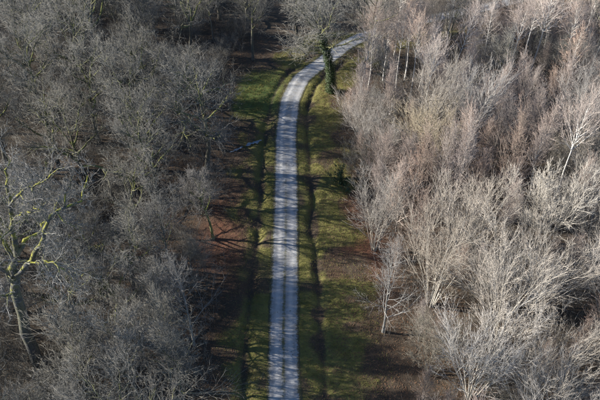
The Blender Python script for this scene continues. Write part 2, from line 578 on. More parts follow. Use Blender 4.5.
lean = r.normal(0, 0.10, (len(x), 2)) * np.where(short, 0.4, 1)[:, None]
an = r.uniform(0, 6.28, len(x))
wdt = r.uniform(0.015, 0.035, len(x))
base = np.stack([x, y, z], 1)
sidev = np.stack([np.cos(an), np.sin(an), np.zeros(len(x))], 1) * wdt[:, None]
fwd = np.stack([-np.sin(an), np.cos(an), np.zeros(len(x))], 1) * (wdt * 0.5)[:, None]
tipv = base + np.stack([lean[:, 0], lean[:, 1], h], 1)
v = np.stack([base - sidev, base + sidev, base + fwd, tipv], 1).reshape(-1, 3)
q = np.arange(len(x))[:, None] * 4
t_ = np.concatenate([q + np.array([[0, 1, 3]]), q + np.array([[1, 2, 3]]), q + np.array([[2, 0, 3]])])
m, nt, b = new_mat('grass_blade')
tc = N(nt, 'ShaderNodeTexCoord').outputs['Object']
c = mix(nt, noise(nt, 1.3, 4, 0.7, tc), (0.065, 0.078, 0.02), (0.25, 0.23, 0.06))
c = mix(nt, ramp(nt, noise(nt, 5, 3, 0.7, tc), (0.5, 0.0), (0.75, 0.8)), c, (0.24, 0.19, 0.10))
nt.links.new(c, b.inputs['Base Color'])
tag(obj('grass', make_mesh('grass', v, t_), m), 'rough winter grass growing on the verges of the gravel track', 'grass', kind='stuff')
n_grass = len(t_)

x, y = scatter_near(120000, -24, 22, 38, 134, r)
off = road_off(x, y)
dens = np.clip((np.abs(off) - 1.6) / 5, 0.03, 1) * (0.3 + vnoise(x, y, 1.1, 44)) * (1 - 0.7 * sample_grid(lawn, x, y))
dens = np.where(np.abs(off) < 1.7, 0.01, dens)
keep = r.uniform(0, 1, len(x)) < dens
x, y, off = x[keep], y[keep], off[keep]
z = np.where(np.abs(off) < 1.75, 0.07, ground_z(x, y, off) + 0.03)
an = r.uniform(0, 6.28, len(x))
sz = r.uniform(0.05, 0.11, len(x))
c0 = np.stack([x, y, z], 1)
ax = np.stack([np.cos(an), np.sin(an), r.uniform(-0.3, 0.5, len(x))], 1) * sz[:, None]
ay = np.stack([-np.sin(an), np.cos(an), r.uniform(-0.3, 0.5, len(x))], 1) * (sz * 0.6)[:, None]
v = np.stack([c0 - ax, c0 - ay, c0 + ax, c0 + ay], 1).reshape(-1, 3)
q = np.arange(len(x))[:, None] * 4
t_ = np.concatenate([q + np.array([[0, 1, 2]]), q + np.array([[0, 2, 3]])])
m, nt, b = new_mat('dead_leaf')
tc = N(nt, 'ShaderNodeTexCoord').outputs['Object']
c = mix(nt, ramp(nt, noise(nt, 9, 2, 0.5, tc), (0.3, 0.0), (0.7, 1.0)), (0.055, 0.032, 0.02), (0.17, 0.098, 0.055))
nt.links.new(c, b.inputs['Base Color'])
tag(obj('leaf_litter', make_mesh('leaf_litter', v, t_), m), 'fallen brown leaves strewn over the woodland floor and verges', 'leaf litter', kind='stuff')


# ------------------------------------------------------------------ tree kinds
STATS = []


def finish(kind, trunk, crown, extra=()):
    tm = trunk.mesh(kind + '_trunk', True)
    cm = crown.mesh(kind + '_crown')
    STATS.append((kind, trunk.ntris(), crown.ntris()))
    return [('trunk', tm), ('crown', cm), *extra]


def trunk_line(r, H, K, wig, lean=0.03, base=(0, 0, 0), d0=None):
    d = np.array([[r.normal(0, lean), r.normal(0, lean), 1.0]]) if d0 is None else np.array([d0], float)
    return march(np.array([base], float), d, np.array([H], float), K, 0.04, wig, r)


def taper(r0, K, flare=1.35, end=0.12, p=1.0):
    t = np.linspace(0, 1, K)
    R = r0 * (1 - (1 - end) * t ** p)
    R[0] *= flare
    return R[None]


def make_oak(seed, H=15.5, spread=7.0, r0=0.36, limbs=12, low=0.34):
    r = np.random.default_rng(seed)
    tr, cr = Geo(), Geo()
    P = trunk_line(r, H * 0.86, 11, 0.07)
    R = taper(r0, 11, 1.4, 0.2)
    tubes(tr, P, R, 8, 0.0, 0.15)
    P1, R1, L1 = sprout(P, R, np.array([spread]), limbs, low, 0.99, 70, 22, 9, 1.0, 0.7, 10, 0.06, 0.16, 0.034, r, 0.15)
    tubes(tr, P1, R1, 6, 0.12, 0.45)
    P2, R2, L2 = sprout(P1, R1, L1, 9, 0.36, 1.0, 52, 30, 12, 0.5, 0.62, 7, 0.05, 0.16, 0.022, r)
    tubes(cr, P2, R2, 4, 0.35, 0.6)
    P3, R3, L3 = sprout(P2, R2, L2, 6, 0.15, 1.0, 46, 30, 14, 0.58, 0.7, 5, 0.08, 0.17, 0.013, r, rmin=TW * 1.2)
    tubes(cr, P3, R3, 3, 0.5, 0.75)
    P4, R4, L4 = sprout(P3, R3, L3, 3, 0.25, 1.0, 44, 30, 14, 0.64, 0.8, 4, 0.10, 0.2, 0.013, r, rmin=TW)
    tubes(cr, P4, R4, 3, 0.65, 0.95)
    P5, R5, L5 = spikes(P4, L4, 2, 0.2, 38, 0.6, TW * 0.85, r)
    tubes(cr, P5, R5, 3, 0.8, 1.0)
    return finish('oak', tr, cr)


def make_ash(seed, H=15.0, r0=0.2, limbs=14, spread=5.0, ang=(50, 20), low=0.28):
    r = np.random.default_rng(seed)
    tr, cr = Geo(), Geo()
    P = trunk_line(r, H * 0.92, 12, 0.045)
    R = taper(r0, 12, 1.35, 0.12)
    tubes(tr, P, R, 7, 0.0, 0.2)
    P1, R1, L1 = sprout(P, R, np.array([spread]), limbs, low, 0.98, ang[0], ang[1], 8, 1.0, 0.55, 8, 0.10, 0.08, 0.019, r)
    tubes(tr, P1, R1, 5, 0.15, 0.5)
    P2, R2, L2 = sprout(P1, R1, L1, 8, 0.15, 1.0, 42, 26, 10, 0.54, 0.6, 5, 0.10, 0.09, 0.014, r)
    tubes(cr, P2, R2, 3, 0.4, 0.65)
    P3, R3, L3 = sprout(P2, R2, L2, 5, 0.15, 1.0, 36, 24, 11, 0.62, 0.75, 4, 0.10, 0.11, 0.012, r, rmin=TW * 1.2)
    tubes(cr, P3, R3, 3, 0.55, 0.8)
    P4, R4, L4 = sprout(P3, R3, L3, 4, 0.2, 1.0, 34, 22, 11, 0.64, 0.8, 3, 0.10, 0.12, 0.012, r, rmin=TW)
    tubes(cr, P4, R4, 3, 0.7, 0.95)
    P5, R5, L5 = spikes(P4, L4, 2, 0.2, 30, 0.65, TW * 0.85, r)
    tubes(cr, P5, R5, 3, 0.85, 1.0)
    return finish('ash', tr, cr)


def make_birch(seed, H=15.0, r0=0.12, limbs=30, low=0.34, spread=3.8, lean=0.05, ang=(44, 20)):
    r = np.random.default_rng(seed)
    tr, cr = Geo(), Geo()
    P = trunk_line(r, H, 12, 0.03, lean)
    R = taper(r0, 12, 1.3, 0.1)
    tubes(tr, P, R, 7, 0.0, 0.3)
    P1, R1, L1 = sprout(P, R, np.array([spread]), limbs, low, 0.98, ang[0], ang[1], 8, 1.0, 0.42, 6, 0.11, 0.06, 0.013, r)
    tubes(cr, P1, R1, 4, 0.3, 0.65)
    P2, R2, L2 = sprout(P1, R1, L1, 6, 0.15, 1.0, 31, 19, 9, 0.62, 0.6, 4, 0.09, 0.08, 0.011, r, rmin=TW * 1.2)
    tubes(cr, P2, R2, 3, 0.5, 0.8)
    P3, R3, L3 = sprout(P2, R2, L2, 4, 0.15, 1.0, 27, 17, 10, 0.66, 0.7, 3, 0.09, 0.08, 0.011, r, rmin=TW)
    tubes(cr, P3, R3, 3, 0.65, 0.95)
    P4, R4, L4 = spikes(P3, L3, 2, 0.15, 25, 0.66, TW * 0.85, r)
    tubes(cr, P4, R4, 3, 0.8, 1.0)
    return finish('birch', tr, cr)


def make_fan(kind, seed, stems=8, H=13.5, fan=20, r0=0.09, n1=8, l1=0.34, tipn=2, tw=None, a1=26):
    """many-stemmed tree fanning up from one stool"""
    r = np.random.default_rng(seed)
    tw = tw or TW
    cr = Geo()
    az = np.arange(stems) * 2.39996 + r.uniform(0, 6)
    a = np.radians(fan * np.sqrt((np.arange(stems) + 0.6) / stems) + r.normal(0, 2.5, stems))
    d = np.stack([np.sin(a) * np.cos(az), np.sin(a) * np.sin(az), np.cos(a)], 1)
    p0 = np.stack([0.35 * np.cos(az), 0.35 * np.sin(az), np.full(stems, -0.1)], 1) * np.minimum(1, a / 0.2)[:, None]
    Ls = H * r.uniform(0.78, 1.05, stems)
    P = march(p0, d, Ls, 10, 0.015, 0.045, r)
    R = (r0 * r.uniform(0.75, 1.2, stems))[:, None] * taper(1.0, 10, 1.25, 0.12)
    stem_meshes = []
    for i in range(stems):
        g = Geo()
        tubes(g, P[i:i + 1], R[i:i + 1], 6, 0.0, 0.45)
        stem_meshes.append(('stem', g.mesh(kind + '_stem', True)))
    P1, R1, L1 = sprout(P, R, Ls, n1, 0.2, 0.99, a1, a1 * 0.55, 6, l1, 0.5, 6, 0.06, 0.05, 0.010, r)
    tubes(cr, P1, R1, 4, 0.35, 0.65)
    P2, R2, L2 = sprout(P1, R1, L1, 4, 0.2, 1.0, a1 * 0.95, a1 * 0.6, 7, 0.64, 0.7, 4, 0.05, 0.06, 0.011, r, rmin=tw * 1.25)
    tubes(cr, P2, R2, 3, 0.5, 0.8)
    P3, R3, L3 = sprout(P2, R2, L2, 4, 0.2, 1.0, a1 * 0.95, a1 * 0.6, 8, 0.66, 0.75, 3, 0.04, 0.08, 0.011, r, rmin=tw)
    tubes(cr, P3, R3, 3, 0.65, 0.95)
    P4, R4, L4 = spikes(P3, L3, tipn, 0.15, 25, 0.66, tw * 0.85, r)
    tubes(cr, P4, R4, 3, 0.8, 1.0)
    STATS.append((kind, 0, cr.ntris()))
    return [('crown', cr.mesh(kind + '_crown')), *stem_meshes]


def make_slim(seed, H=15.0):
    """slim tree with a straight stem and fine upswept side branches"""
    r = np.random.default_rng(seed)
    tr, cr = Geo(), Geo()
    P = trunk_line(r, H, 12, 0.025, 0.015)
    R = taper(0.15, 12, 1.5, 0.1)
    tubes(tr, P, R, 7, 0.0, 0.3)
    P1, R1, L1 = sprout(P, R, np.array([4.2]), 30, 0.18, 0.98, 62, 24, 9, 1.0, 0.4, 8, 0.06, 0.09, 0.011, r)
    tubes(cr, P1, R1, 4, 0.25, 0.6)
    P2, R2, L2 = sprout(P1, R1, L1, 7, 0.2, 1.0, 42, 28, 9, 0.48, 0.65, 5, 0.06, 0.1, 0.011, r, rmin=0.011)
    tubes(cr, P2, R2, 3, 0.5, 0.8)
    P3, R3, L3 = sprout(P2, R2, L2, 4, 0.2, 1.0, 38, 24, 10, 0.56, 0.7, 3, 0.06, 0.1, 0.011, r, rmin=0.010)
    tubes(cr, P3, R3, 3, 0.65, 1.0)
    P4, R4, L4 = spikes(P3, L3, 2, 0.2, 32, 0.6, 0.009, r)
    tubes(cr, P4, R4, 3, 0.8, 1.0)
    return finish('slim', tr, cr)


TW = 0.0155      # radius of the end twigs
KIND = {
    'oak': [make_oak(101), make_oak(102, 14.5, 7.4, 0.4, 11), make_oak(103, 16.5, 6.4, 0.33, 12), make_oak(104, 14.0, 6.8, 0.36, 11)],
    'ash': [make_ash(201), make_ash(202, 14.0, 0.18, 14, 4.6), make_ash(203, 16.0, 0.22, 13, 5.2, (44, 18), 0.34)],
    'tall_oak': [make_ash(251, 20.0, 0.36, 16, 6.4, (70, 24), 0.38)],
    'birch': [make_birch(301, 15.5, 0.14, 28, 0.44, 3.8), make_birch(302, 17.0, 0.15, 26, 0.54, 4.0, 0.07), make_birch(303, 13.5, 0.12, 26, 0.4, 3.4)],
    'mossy_ash': [make_ash(261, 14.0, 0.24, 12, 4.6, (48, 20), 0.4)],
    'alder': [make_birch(351, 12.0, 0.10, 34, 0.10, 4.4, 0.04, (27, 12)), make_birch(352, 13.5, 0.11, 34, 0.14, 4.6, 0.05, (25, 11))],
    'hornbeam': [make_fan('hornbeam', 401, 13, 13.5, 21, 0.075), make_fan('hornbeam', 402, 11, 14.5, 17, 0.08), make_fan('hornbeam', 403, 15, 12.5, 27, 0.07)],
    'willow': [make_fan('willow', 451, 16, 9.5, 27, 0.055)],
    'hazel': [make_fan('hazel', 501, 12, 6.4, 32, 0.035, 8, 0.36, 2, 0.012, 36), make_fan('hazel', 502, 11, 5.4, 40, 0.03, 8, 0.38, 2, 0.012, 40), make_fan('hazel', 503, 11, 7.6, 24, 0.04, 8, 0.34, 2, 0.012, 32)],
    'snag': [make_slim(601), make_slim(602, 13.5)],
}
for kind, variants in KIND.items():
    mat = M.get(kind, M['oak'])
    for v in variants:
        for pname, me in v:
            if not me.materials:
                me.materials.append(M['mossy'] if kind == 'mossy_ash' else mat)

NAME = {'mossy_ash': 'ash_tree', 'oak': 'oak_tree', 'ash': 'ash_tree', 'tall_oak': 'oak_tree', 'birch': 'birch_tree', 'alder': 'alder_tree', 'hornbeam': 'hornbeam_tree', 'willow': 'willow_shrub', 'hazel': 'hazel_shrub', 'snag': 'bare_tree'}
TREES = []       # (root, kind, x, y)


def plant(kind, variant, x, y, scale=1.0, rz=None, zs=1.0, tilt=(0, 0), label=None):
    o = bpy.data.objects.new(NAME[kind], None)
    COL.objects.link(o)
    o.empty_display_size = 0.3
    o.location = (x, y, float(ground_z(np.array([x]), np.array([y]))[0]) - 0.08)
    o.rotation_euler = (tilt[0], tilt[1], random.uniform(0, 6.28) if rz is None else rz)
    o.scale = (scale, scale, scale * zs)
    for pname, me in KIND[kind][variant % len(KIND[kind])]:
        obj(pname, me, None, o)
    o['category'] = 'shrub' if kind in ('hazel', 'willow') else 'tree'
    if label:
        o['label'] = label
    TREES.append((o, kind, x, y))
    return o


# ------------------------------------------------------------------ landmark trees, set by where their feet stand
marks = []


def mark(kind, variant, px, py, height_scale, label, rz=None, zs=1.0, tilt=(0, 0), clear=3.0):
    x, y = at(px, py)
    marks.append((x, y, clear))
    return plant(kind, variant, x, y, height_scale, rz, zs, tilt, label)


mark('snag', 0, 383, 332, 1.05, 'slim pale bare tree standing alone on the dark verge right of the track', 0.4, 1.0, clear=5.5)
mark('mossy_ash', 0, 213, 238, 0.95, 'bare tree with yellow-green mossy trunk beside the rust-red leaf patch, left verge', 1.0, clear=3.5)
mark('snag', 1, 194, 345, 1.05, 'slim straight pale-trunked tree at the left wood edge, below the mossy-trunked tree', 2.0, 1.1, tilt=(0, 0.02), clear=4)
for i, (px, py) in enumerate([(172, 388), (160, 352), (186, 412), (140, 405), (172, 322), (150, 372)]):
    mark('ash', i, px, py, (0.95, 0.9, 1.0, 0.95, 0.85, 0.8)[i], 'upright grey ash at the lower left wood edge, %s counted from the lower border' % ['third', 'fifth', 'lowest', 'second', 'highest', 'fourth'][i], clear=4.5)
mark('tall_oak', 0, 364, 73, 1.1, 'tall dark straight-trunked oak right of the ivy-clad tree, behind the bend', 0.5, clear=4)
mark('tall_oak', 0, 253, 60, 0.9, 'tall dark-trunked oak forking high at the far end of the grass clearing', 2.6, clear=5)
mark('birch', 1, 410, 98, 0.95, 'thin white-trunked birch, left one of the leaning pair in the right wood', 0.8, tilt=(0.0, 0.02))
mark('birch', 1, 423, 118, 0.9, 'thin white-trunked birch, right one of the leaning pair in the right wood', 3.0, tilt=(0.03, -0.02))
mark('birch', 0, 452, 80, 1.05, 'slim grey-pink birch rising behind the leaning white pair', 1.2)
mark('birch', 1, 396, 88, 0.9, 'slim pale birch just left of the leaning white pair', 4.2)
mark('birch', 1, 528, 84, 1.2, 'tallest pinkish birch, broad fan crown over a long bare leaning trunk', 5.1, tilt=(0, 0.05), clear=4)
mark('snag', 0, 574, 124, 0.9, 'stark white branched bare tree among the reddish thicket by the right border', 2.2, clear=3)
mark('birch', 2, 468, 130, 0.9, 'short pale birch with a strongly slanting trunk in the right wood', 0.3, tilt=(0.1, 0.33))
mark('hornbeam', 1, 374, 250, 0.85, 'grey hornbeam at the right wood edge above the lone slim tree', 0.3, clear=3)
mark('hornbeam', 2, 360, 140, 0.72, 'bright fan-shaped hornbeam at the right wood edge above the evergreen bush', 1.9, clear=4)
mark('hornbeam', 1, 447, 33, 0.95, 'pinkish-grey hornbeam beside the far track, fourth right of the tall dark oak', 4.0, clear=3)
mark('hornbeam', 0, 467, 28, 0.9, 'pinkish-grey hornbeam beside the far track, fifth right of the tall dark oak', 5.0, clear=3)
mark('hornbeam', 1, 374, 57, 0.95, 'grey hornbeam beside the far track, right of the tall dark oak', 1.0, clear=3)
mark('hornbeam', 0, 390, 47, 0.95, 'grey hornbeam beside the far track, second right of the tall dark oak', 2.0, clear=3)
mark('hornbeam', 2, 408, 40, 0.95, 'grey hornbeam beside the far track, third right of the tall dark oak', 3.0, clear=3)
mark('willow', 0, 428, 172, 1.25, 'round cream-coloured willow clump in the middle of the right wood', 1.0, clear=5)
mark('willow', 0, 535, 245, 1.35, 'pale yellowish willow clump with orange tips, right side of the right wood', 3.0, clear=5)
mark('hornbeam', 0, 470, 398, 1.05, 'big fan-shaped grey hornbeam at the lower edge, nearest the dark verge', 0.7, clear=6)
mark('hornbeam', 2, 533, 405, 1.05, 'fan-shaped pale hornbeam at the lower edge, second from the dark verge', 2.1, clear=6)
mark('oak', 1, 160, 122, 1.08, 'mossy-limbed oak left of the puddle with bright green forks', 0.9, clear=7)
mark('oak', 0, 48, 128, 1.15, 'wide oak with many mossy green limbs, upper part of the left wood', 2.0, clear=8)
mark('oak', 2, 137, 236, 0.8, 'narrow oak with mossy twin stems in the middle of the left wood', 4.0, clear=4)

for i, (px, py) in enumerate([(14, 374), (34, 402), (4, 398), (62, 396), (24, 352), (2, 352)]):
    mark('hazel', i, px, py, (1.0, 1.2, 1.1, 1.15, 0.7, 0.9)[i], ['hazel shrub right below the fork of the giant mossy oak, in front of its trunk', 'hazel shrub at the very foot of the giant mossy oak', 'hazel shrub in the lowest corner beside the giant mossy oak', 'hazel shrub right of the giant mossy oak foot', 'small hazel shrub against the trunk of the giant mossy oak', 'hazel shrub at the border behind the giant mossy oak trunk'][i], clear=2.4)

# ------------------------------------------------------------------ the rest of the wood
placed = list(marks)
HERO = at(46, 388)
IVY = at(331, 92)
BUSH = at(341, 186)
placed += [(HERO[0], HERO[1], 3.0), (IVY[0], IVY[1], 4.5), (BUSH[0], BUSH[1], 2.2)]


def in_view(x, y, h, ml=45, mr=45):
    for z in (0, h * 0.5, h):
        u, v = to_px(x, y, z)
        if -ml < u < 600 + mr and -25 < v < 430:
            return True
    return False


def scatter(nmax, tries, pick, r, minscale=1.0):
    got = 0
    for _ in range(tries):
        x, y = r.uniform(-85, 85), r.uniform(24, 158)
        c = pick(x, y, r)
        if c is None:
            continue
        kind, variant, sc, clear, h = c
        if not in_view(x, y, h):
            continue
        if any((x - a) ** 2 + (y - b_) ** 2 < ((clear + c_) * 0.5) ** 2 for a, b_, c_ in placed):
            continue
        placed.append((x, y, clear))
        t = r.normal(0, 0.035, 2)
        plant(kind, variant, x, y, sc, r.uniform(0, 6.28), r.uniform(0.9, 1.1), (t[0], t[1]))
        got += 1
        if got >= nmax:
            break
    return got


LEFT_EDGE = lambda y: np.interp(y, [30, 60, 75, 90, 105, 120, 128, 140, 160], [-12.5, -12.5, -12, -13, -15.5, -15, -13, -11, -10])
RIGHT_EDGE = lambda y: np.interp(y, [30, 58, 65, 74, 85, 100, 112, 120, 130, 160], [16, 16, 14.5, 11.5, 10, 9.0, 11, 14, 17, 30])


def thin(x, y, w):
    """thinly grown stretches of the left wood, where the sun gets through to the track and the clearing"""
    d = -(x + 2)
    return (d < 46 and abs(y - (68.5 + 0.12 * d)) < w) or (d < 48 and abs(y - (109 + 0.12 * d)) < w)


def pick_left_big(x, y, r):
    if thin(x, y, 6.6):
        return None
    if x > LEFT_EDGE(y) - 2 or road_off(np.array([x]), np.array([y]))[0] > -6:
        return None
    if r.uniform() < (0.68 if y < 78 else 0.9):
        s = r.uniform(0.8, 1.12) if y < 78 else r.uniform(0.92, 1.22)
        return 'oak', int(r.integers(4)), s, (7.0 if y < 78 else 7.8) * s, 15 * s
    s = r.uniform(0.8, 1.1)
    return 'ash', int(r.integers(3)), s, 5.0 * s, 15 * s


def pick_left_small(x, y, r):
    if x > LEFT_EDGE(y) or (x > -30 and thin(x, y, 4.5)):
        return None
    if thin(x, y, 6.0):
        s = r.uniform(0.6, 0.95)
        return 'hazel', int(r.integers(3)), s, 3.2 * s, 6 * s
    if y > 78:
        if r.uniform() < 0.3:
            return None
        s = r.uniform(0.55, 0.95)
        return 'hazel', int(r.integers(3)), s, 3.7 * s, 6 * s
    if r.uniform() < 0.3:
        s = r.uniform(0.5, 0.8)
        return 'ash', int(r.integers(3)), s, 4.4 * s, 10
    s = r.uniform(0.85, 1.35)
    return 'hazel', int(r.integers(3)), s, 2.9 * s, 6 * s


def pick_right_big(x, y, r):
    if x < RIGHT_EDGE(y):
        return None
    if road_off(np.array([x]), np.array([y]))[0] < 5:
        return None
    q = vnoise(np.array([x]), np.array([y]), 13, 77)[0]
    u = r.uniform()
    if y < 66:
        k = 'hornbeam' if u < 0.85 else 'alder'
        s = r.uniform(0.92, 1.15)
        return k, int(r.integers(6)), s, (8.2 if k == 'hornbeam' else 5.2) * s, 13 * s
    elif y < 104:
        k = ('alder' if q > 0.33 + 0.3 * r.uniform() - 0.1 else 'hornbeam') if u < 0.76 or x < RIGHT_EDGE(y) + 12 else 'birch' if u < 0.9 else 'willow'
    else:
        k = 'birch' if u < 0.6 else 'ash' if u < 0.7 else 'alder' if q > 0.4 else 'hornbeam'
    s = r.uniform(0.75, 1.12)
    if y > 100 and k in ('alder', 'hornbeam'):
        s *= 0.72
    clear = {'hornbeam': 6.6, 'alder': 4.6, 'birch': 4.2, 'willow': 4.6, 'ash': 4.8}[k] * s
    return k, int(r.integers(6)), s, clear, 13 * s


def pick_right_small(x, y, r):
    if x < RIGHT_EDGE(y) - (3.0 if y < 62 else 0.5) or road_off(np.array([x]), np.array([y]))[0] < 5:
        return None
    if r.uniform() < 0.5:
        s = r.uniform(0.4, 0.62)
        return 'alder', int(r.integers(2)), s, 3.4 * s, 6
    s = r.uniform(0.8, 1.2)
    return 'hazel', int(r.integers(3)), s, 3.0 * s, 5 * s


def pick_far_gap(x, y, r):
    """beyond the clearing, between the straight ride and the bend"""
    if y < 131 or abs(x - 2) > 16 or abs(road_off(np.array([x]), np.array([y]))[0]) < 5 or -7 < x < -2.5:
        return None
    s = r.uniform(0.75, 1.0)
    return ('oak' if x < 0 else 'ash'), int(r.integers(3)), s, 6.5 * s, 14


r = np.random.default_rng(909)
cnt = [scatter(30, 600, pick_far_gap, r), scatter(150, 7000, pick_left_big, r), scatter(240, 9000, pick_right_big, r), scatter(230, 12000, pick_left_small, r), scatter(120, 7000, pick_right_small, r)]
print('scatter', cnt)

# ------------------------------------------------------------------ the giant mossy oak: every limb a part
hx, hy = HERO
ho = bpy.data.objects.new('oak_tree', None)
COL.objects.link(ho)
ho.location = (hx, hy, 0)
r = np.random.default_rng(1234)


def hp(px, py, dy):
    """limb point seen at a photo pixel, dy metres nearer or farther than the trunk foot"""
    return at_depth(px, py, hy + dy) - np.array([hx, hy, 0])


def resample(pts, K):
    pts = np.array(pts)
    s = np.concatenate([[0], np.cumsum(np.linalg.norm(np.diff(pts, axis=0), axis=1))])
    q = np.linspace(0, s[-1], K * 3)
    out = np.stack([np.interp(q, s, pts[:, i]) for i in range(3)], 1)
    for _ in range(3):
        out[1:-1] = (out[:-2] + out[1:-1] * 2 + out[2:]) / 4
    out = out[np.linspace(0, len(out) - 1, K).round().astype(int)]
    return out[None], s[-1]


def limb(pts, r0, r1, K=14, sides=8):
    P, L = resample(pts, K)
    P[0, 1:-1] += r.normal(0, 0.11, (K - 2, 3))
    R = np.linspace(r0, r1, K)[None]
    return P, R, np.array([L])


trunkP = limb([(0, 0, -0.2), hp(33, 348, 0.0), hp(22, 318, 0.2), hp(15, 293, 0.3), hp(14, 272, 0.4), hp(17, 255, 0.5)], 0.72, 0.40)
trunkP[1][0, 0] *= 1.3
limbs_ = [
    limb([hp(15, 278, 0.4), hp(28, 262, 0.0), hp(38, 246, -0.6), hp(45, 226, -1.0), hp(60, 209, -0.8), hp(72, 205, -0.4), hp(82, 202, 0.2), hp(86, 190, 0.6), hp(88, 172, 1.0)], 0.30, 0.06, 18),
    limb([hp(17, 256, 0.5), hp(14, 236, 1.0), hp(11, 212, 1.4), hp(8, 190, 1.8), hp(4, 170, 2.2), hp(12, 158, 2.6)], 0.33, 0.06, 16),
    limb([hp(17, 254, 0.5), hp(26, 240, 1.5), hp(40, 232, 2.6), hp(52, 214, 3.8), hp(60, 196, 5.0)], 0.24, 0.05),
    limb([hp(15, 285, 0.3), hp(4, 268, -0.8), hp(-10, 255, -1.6), hp(-28, 246, -2.6)], 0.28, 0.06),
    limb([hp(16, 266, 0.4), hp(2, 240, 1.2), hp(-14, 218, 2.0), hp(-26, 196, 2.6)], 0.26, 0.05),
    limb([hp(10, 205, 1.4), hp(22, 192, 1.0), hp(34, 186, 0.4), hp(50, 178, 0.2), hp(60, 168, 0.0)], 0.14, 0.035),
    limb([hp(12, 222, 1.2), hp(20, 214, 0.4), hp(32, 212, -0.4), hp(40, 206, -0.8)], 0.11, 0.03),
    limb([hp(26, 264, 0.1), hp(34, 262, -1.2), hp(46, 262, -2.2), hp(62, 268, -3.0), hp(72, 280, -3.4)], 0.13, 0.025),
    limb([hp(15, 290, 0.3), hp(8, 296, -1.4), hp(-4, 292, -2.6), hp(-18, 296, -3.4)], 0.17, 0.04),
    limb([hp(56, 211, -0.8), hp(66, 222, -1.4), hp(80, 230, -1.8)], 0.07, 0.02, 8),
    limb([hp(64, 207, -0.5), hp(66, 190, -0.2), hp(72, 176, 0.3)], 0.08, 0.02, 8),
]
g = Geo()
tubes(g, trunkP[0], trunkP[1], 12, 0.0, 0.1)
obj('trunk', g.mesh('giant_trunk', True), M['giant'], ho)
for P, R, L in limbs_:
    g = Geo()
    tubes(g, P, R, 8, 0.05, 0.3)
    lo = obj('limb', g.mesh('giant_limb', True), M['giant'], ho)
    g = Geo()
    P2, R2, L2 = sprout(P, R, np.full(1, min(L[0], 7.5)), 17 if L[0] > 5 else 9, 0.25, 1.0, 56, 22, 12, 0.38, 0.75, 8, 0.04, 0.2, 0.018, r)
    tubes(g, P2, R2, 4, 0.36, 0.6)
    P3, R3, L3 = sprout(P2, R2, L2, 6, 0.2, 1.0, 50, 35, 14, 0.46, 0.7, 5, 0.05, 0.2, 0.014, r, rmin=TW * 1.2)
    tubes(g, P3, R3, 3, 0.5, 0.8)
    P4, R4, L4 = sprout(P3, R3, L3, 4, 0.2, 1.0, 46, 30, 14, 0.55, 0.8, 3, 0.06, 0.18, 0.013, r, rmin=TW)
    tubes(g, P4, R4, 3, 0.65, 0.95)
    P5, R5, L5 = spikes(P4, L4, 2, 0.3, 40, 0.6, TW * 0.85, r)
    tubes(g, P5, R5, 3, 0.8, 1.0)
    obj('twigs', g.mesh('giant_twigs'), M['giant'], lo)
    STATS.append(('giant limb', 0, g.ntris()))
tag(ho, 'giant old oak with thick curved trunk and bright yellow-green mossy limbs, left border', 'tree')


# ------------------------------------------------------------------ ivy-clad tree at the bend, evergreen bush
def leaves(pos, nrm, size, r):
    n = len(pos)
    u = norm(np.cross(nrm, r.normal(0, 1, (n, 3))))
    w = np.cross(nrm, u)
    s = (size * r.uniform(0.6, 1.3, n))[:, None]
    v = np.stack([pos - u * s, pos - w * s * 0.7, pos + u * s, pos + w * s * 0.7 + nrm * s * 0.3], 1).reshape(-1, 3)
    q = np.arange(n)[:, None] * 4
    return v, np.concatenate([q + np.array([[0, 1, 2]]), q + np.array([[0, 2, 3]])])


def ivy_on(P, R, n, thick, size, r):
    N_, K, _ = P.shape
    i = r.integers(0, N_, n)
    q = r.uniform(0, K - 1.001, n)
    k = q.astype(int)
    fr = (q - k)[:, None]
    pos = P[i, k] * (1 - fr) + P[i, k + 1] * fr
    a = r.uniform(0, 6.28, n)
    nr = np.stack([np.cos(a), np.sin(a), r.normal(0.3, 0.4, n)], 1)
    rad = R[i, k] + r.uniform(0.02, thick, n) * (0.5 + vnoise(pos[:, 2] * 3 + a, a * 2, 1.0, 5))
    return leaves(pos + norm(nr * np.array([1, 1, 0])) * rad[:, None], norm(nr + r.normal(0, 0.4, (n, 3))), size, r)


it = bpy.data.objects.new('oak_tree', None)
COL.objects.link(it)
it.location = (IVY[0], IVY[1], -0.05)
it.rotation_euler = (0, 0, 0.6)
parts = make_oak(777, 21.0, 7.8, 0.42, 17, 0.5)
for pname, me in parts:
    obj(pname, me, M['oak_pale'] if 'oak_pale' in M else M['oak'], it)
r = np.random.default_rng(777)
P = trunk_line(r, 21.0 * 0.86, 11, 0.07)
R = taper(0.42, 11, 1.4, 0.2)
v, t_ = ivy_on(P[:, :9], R[:, :9], 15000, 0.7, 0.085, r)
obj('ivy', make_mesh('ivy', v, t_), M['ivy'], it)['kind'] = 'stuff'
tag(it, 'broad pale oak with ivy-clad green trunk at the bend, hiding part of the track', 'tree')

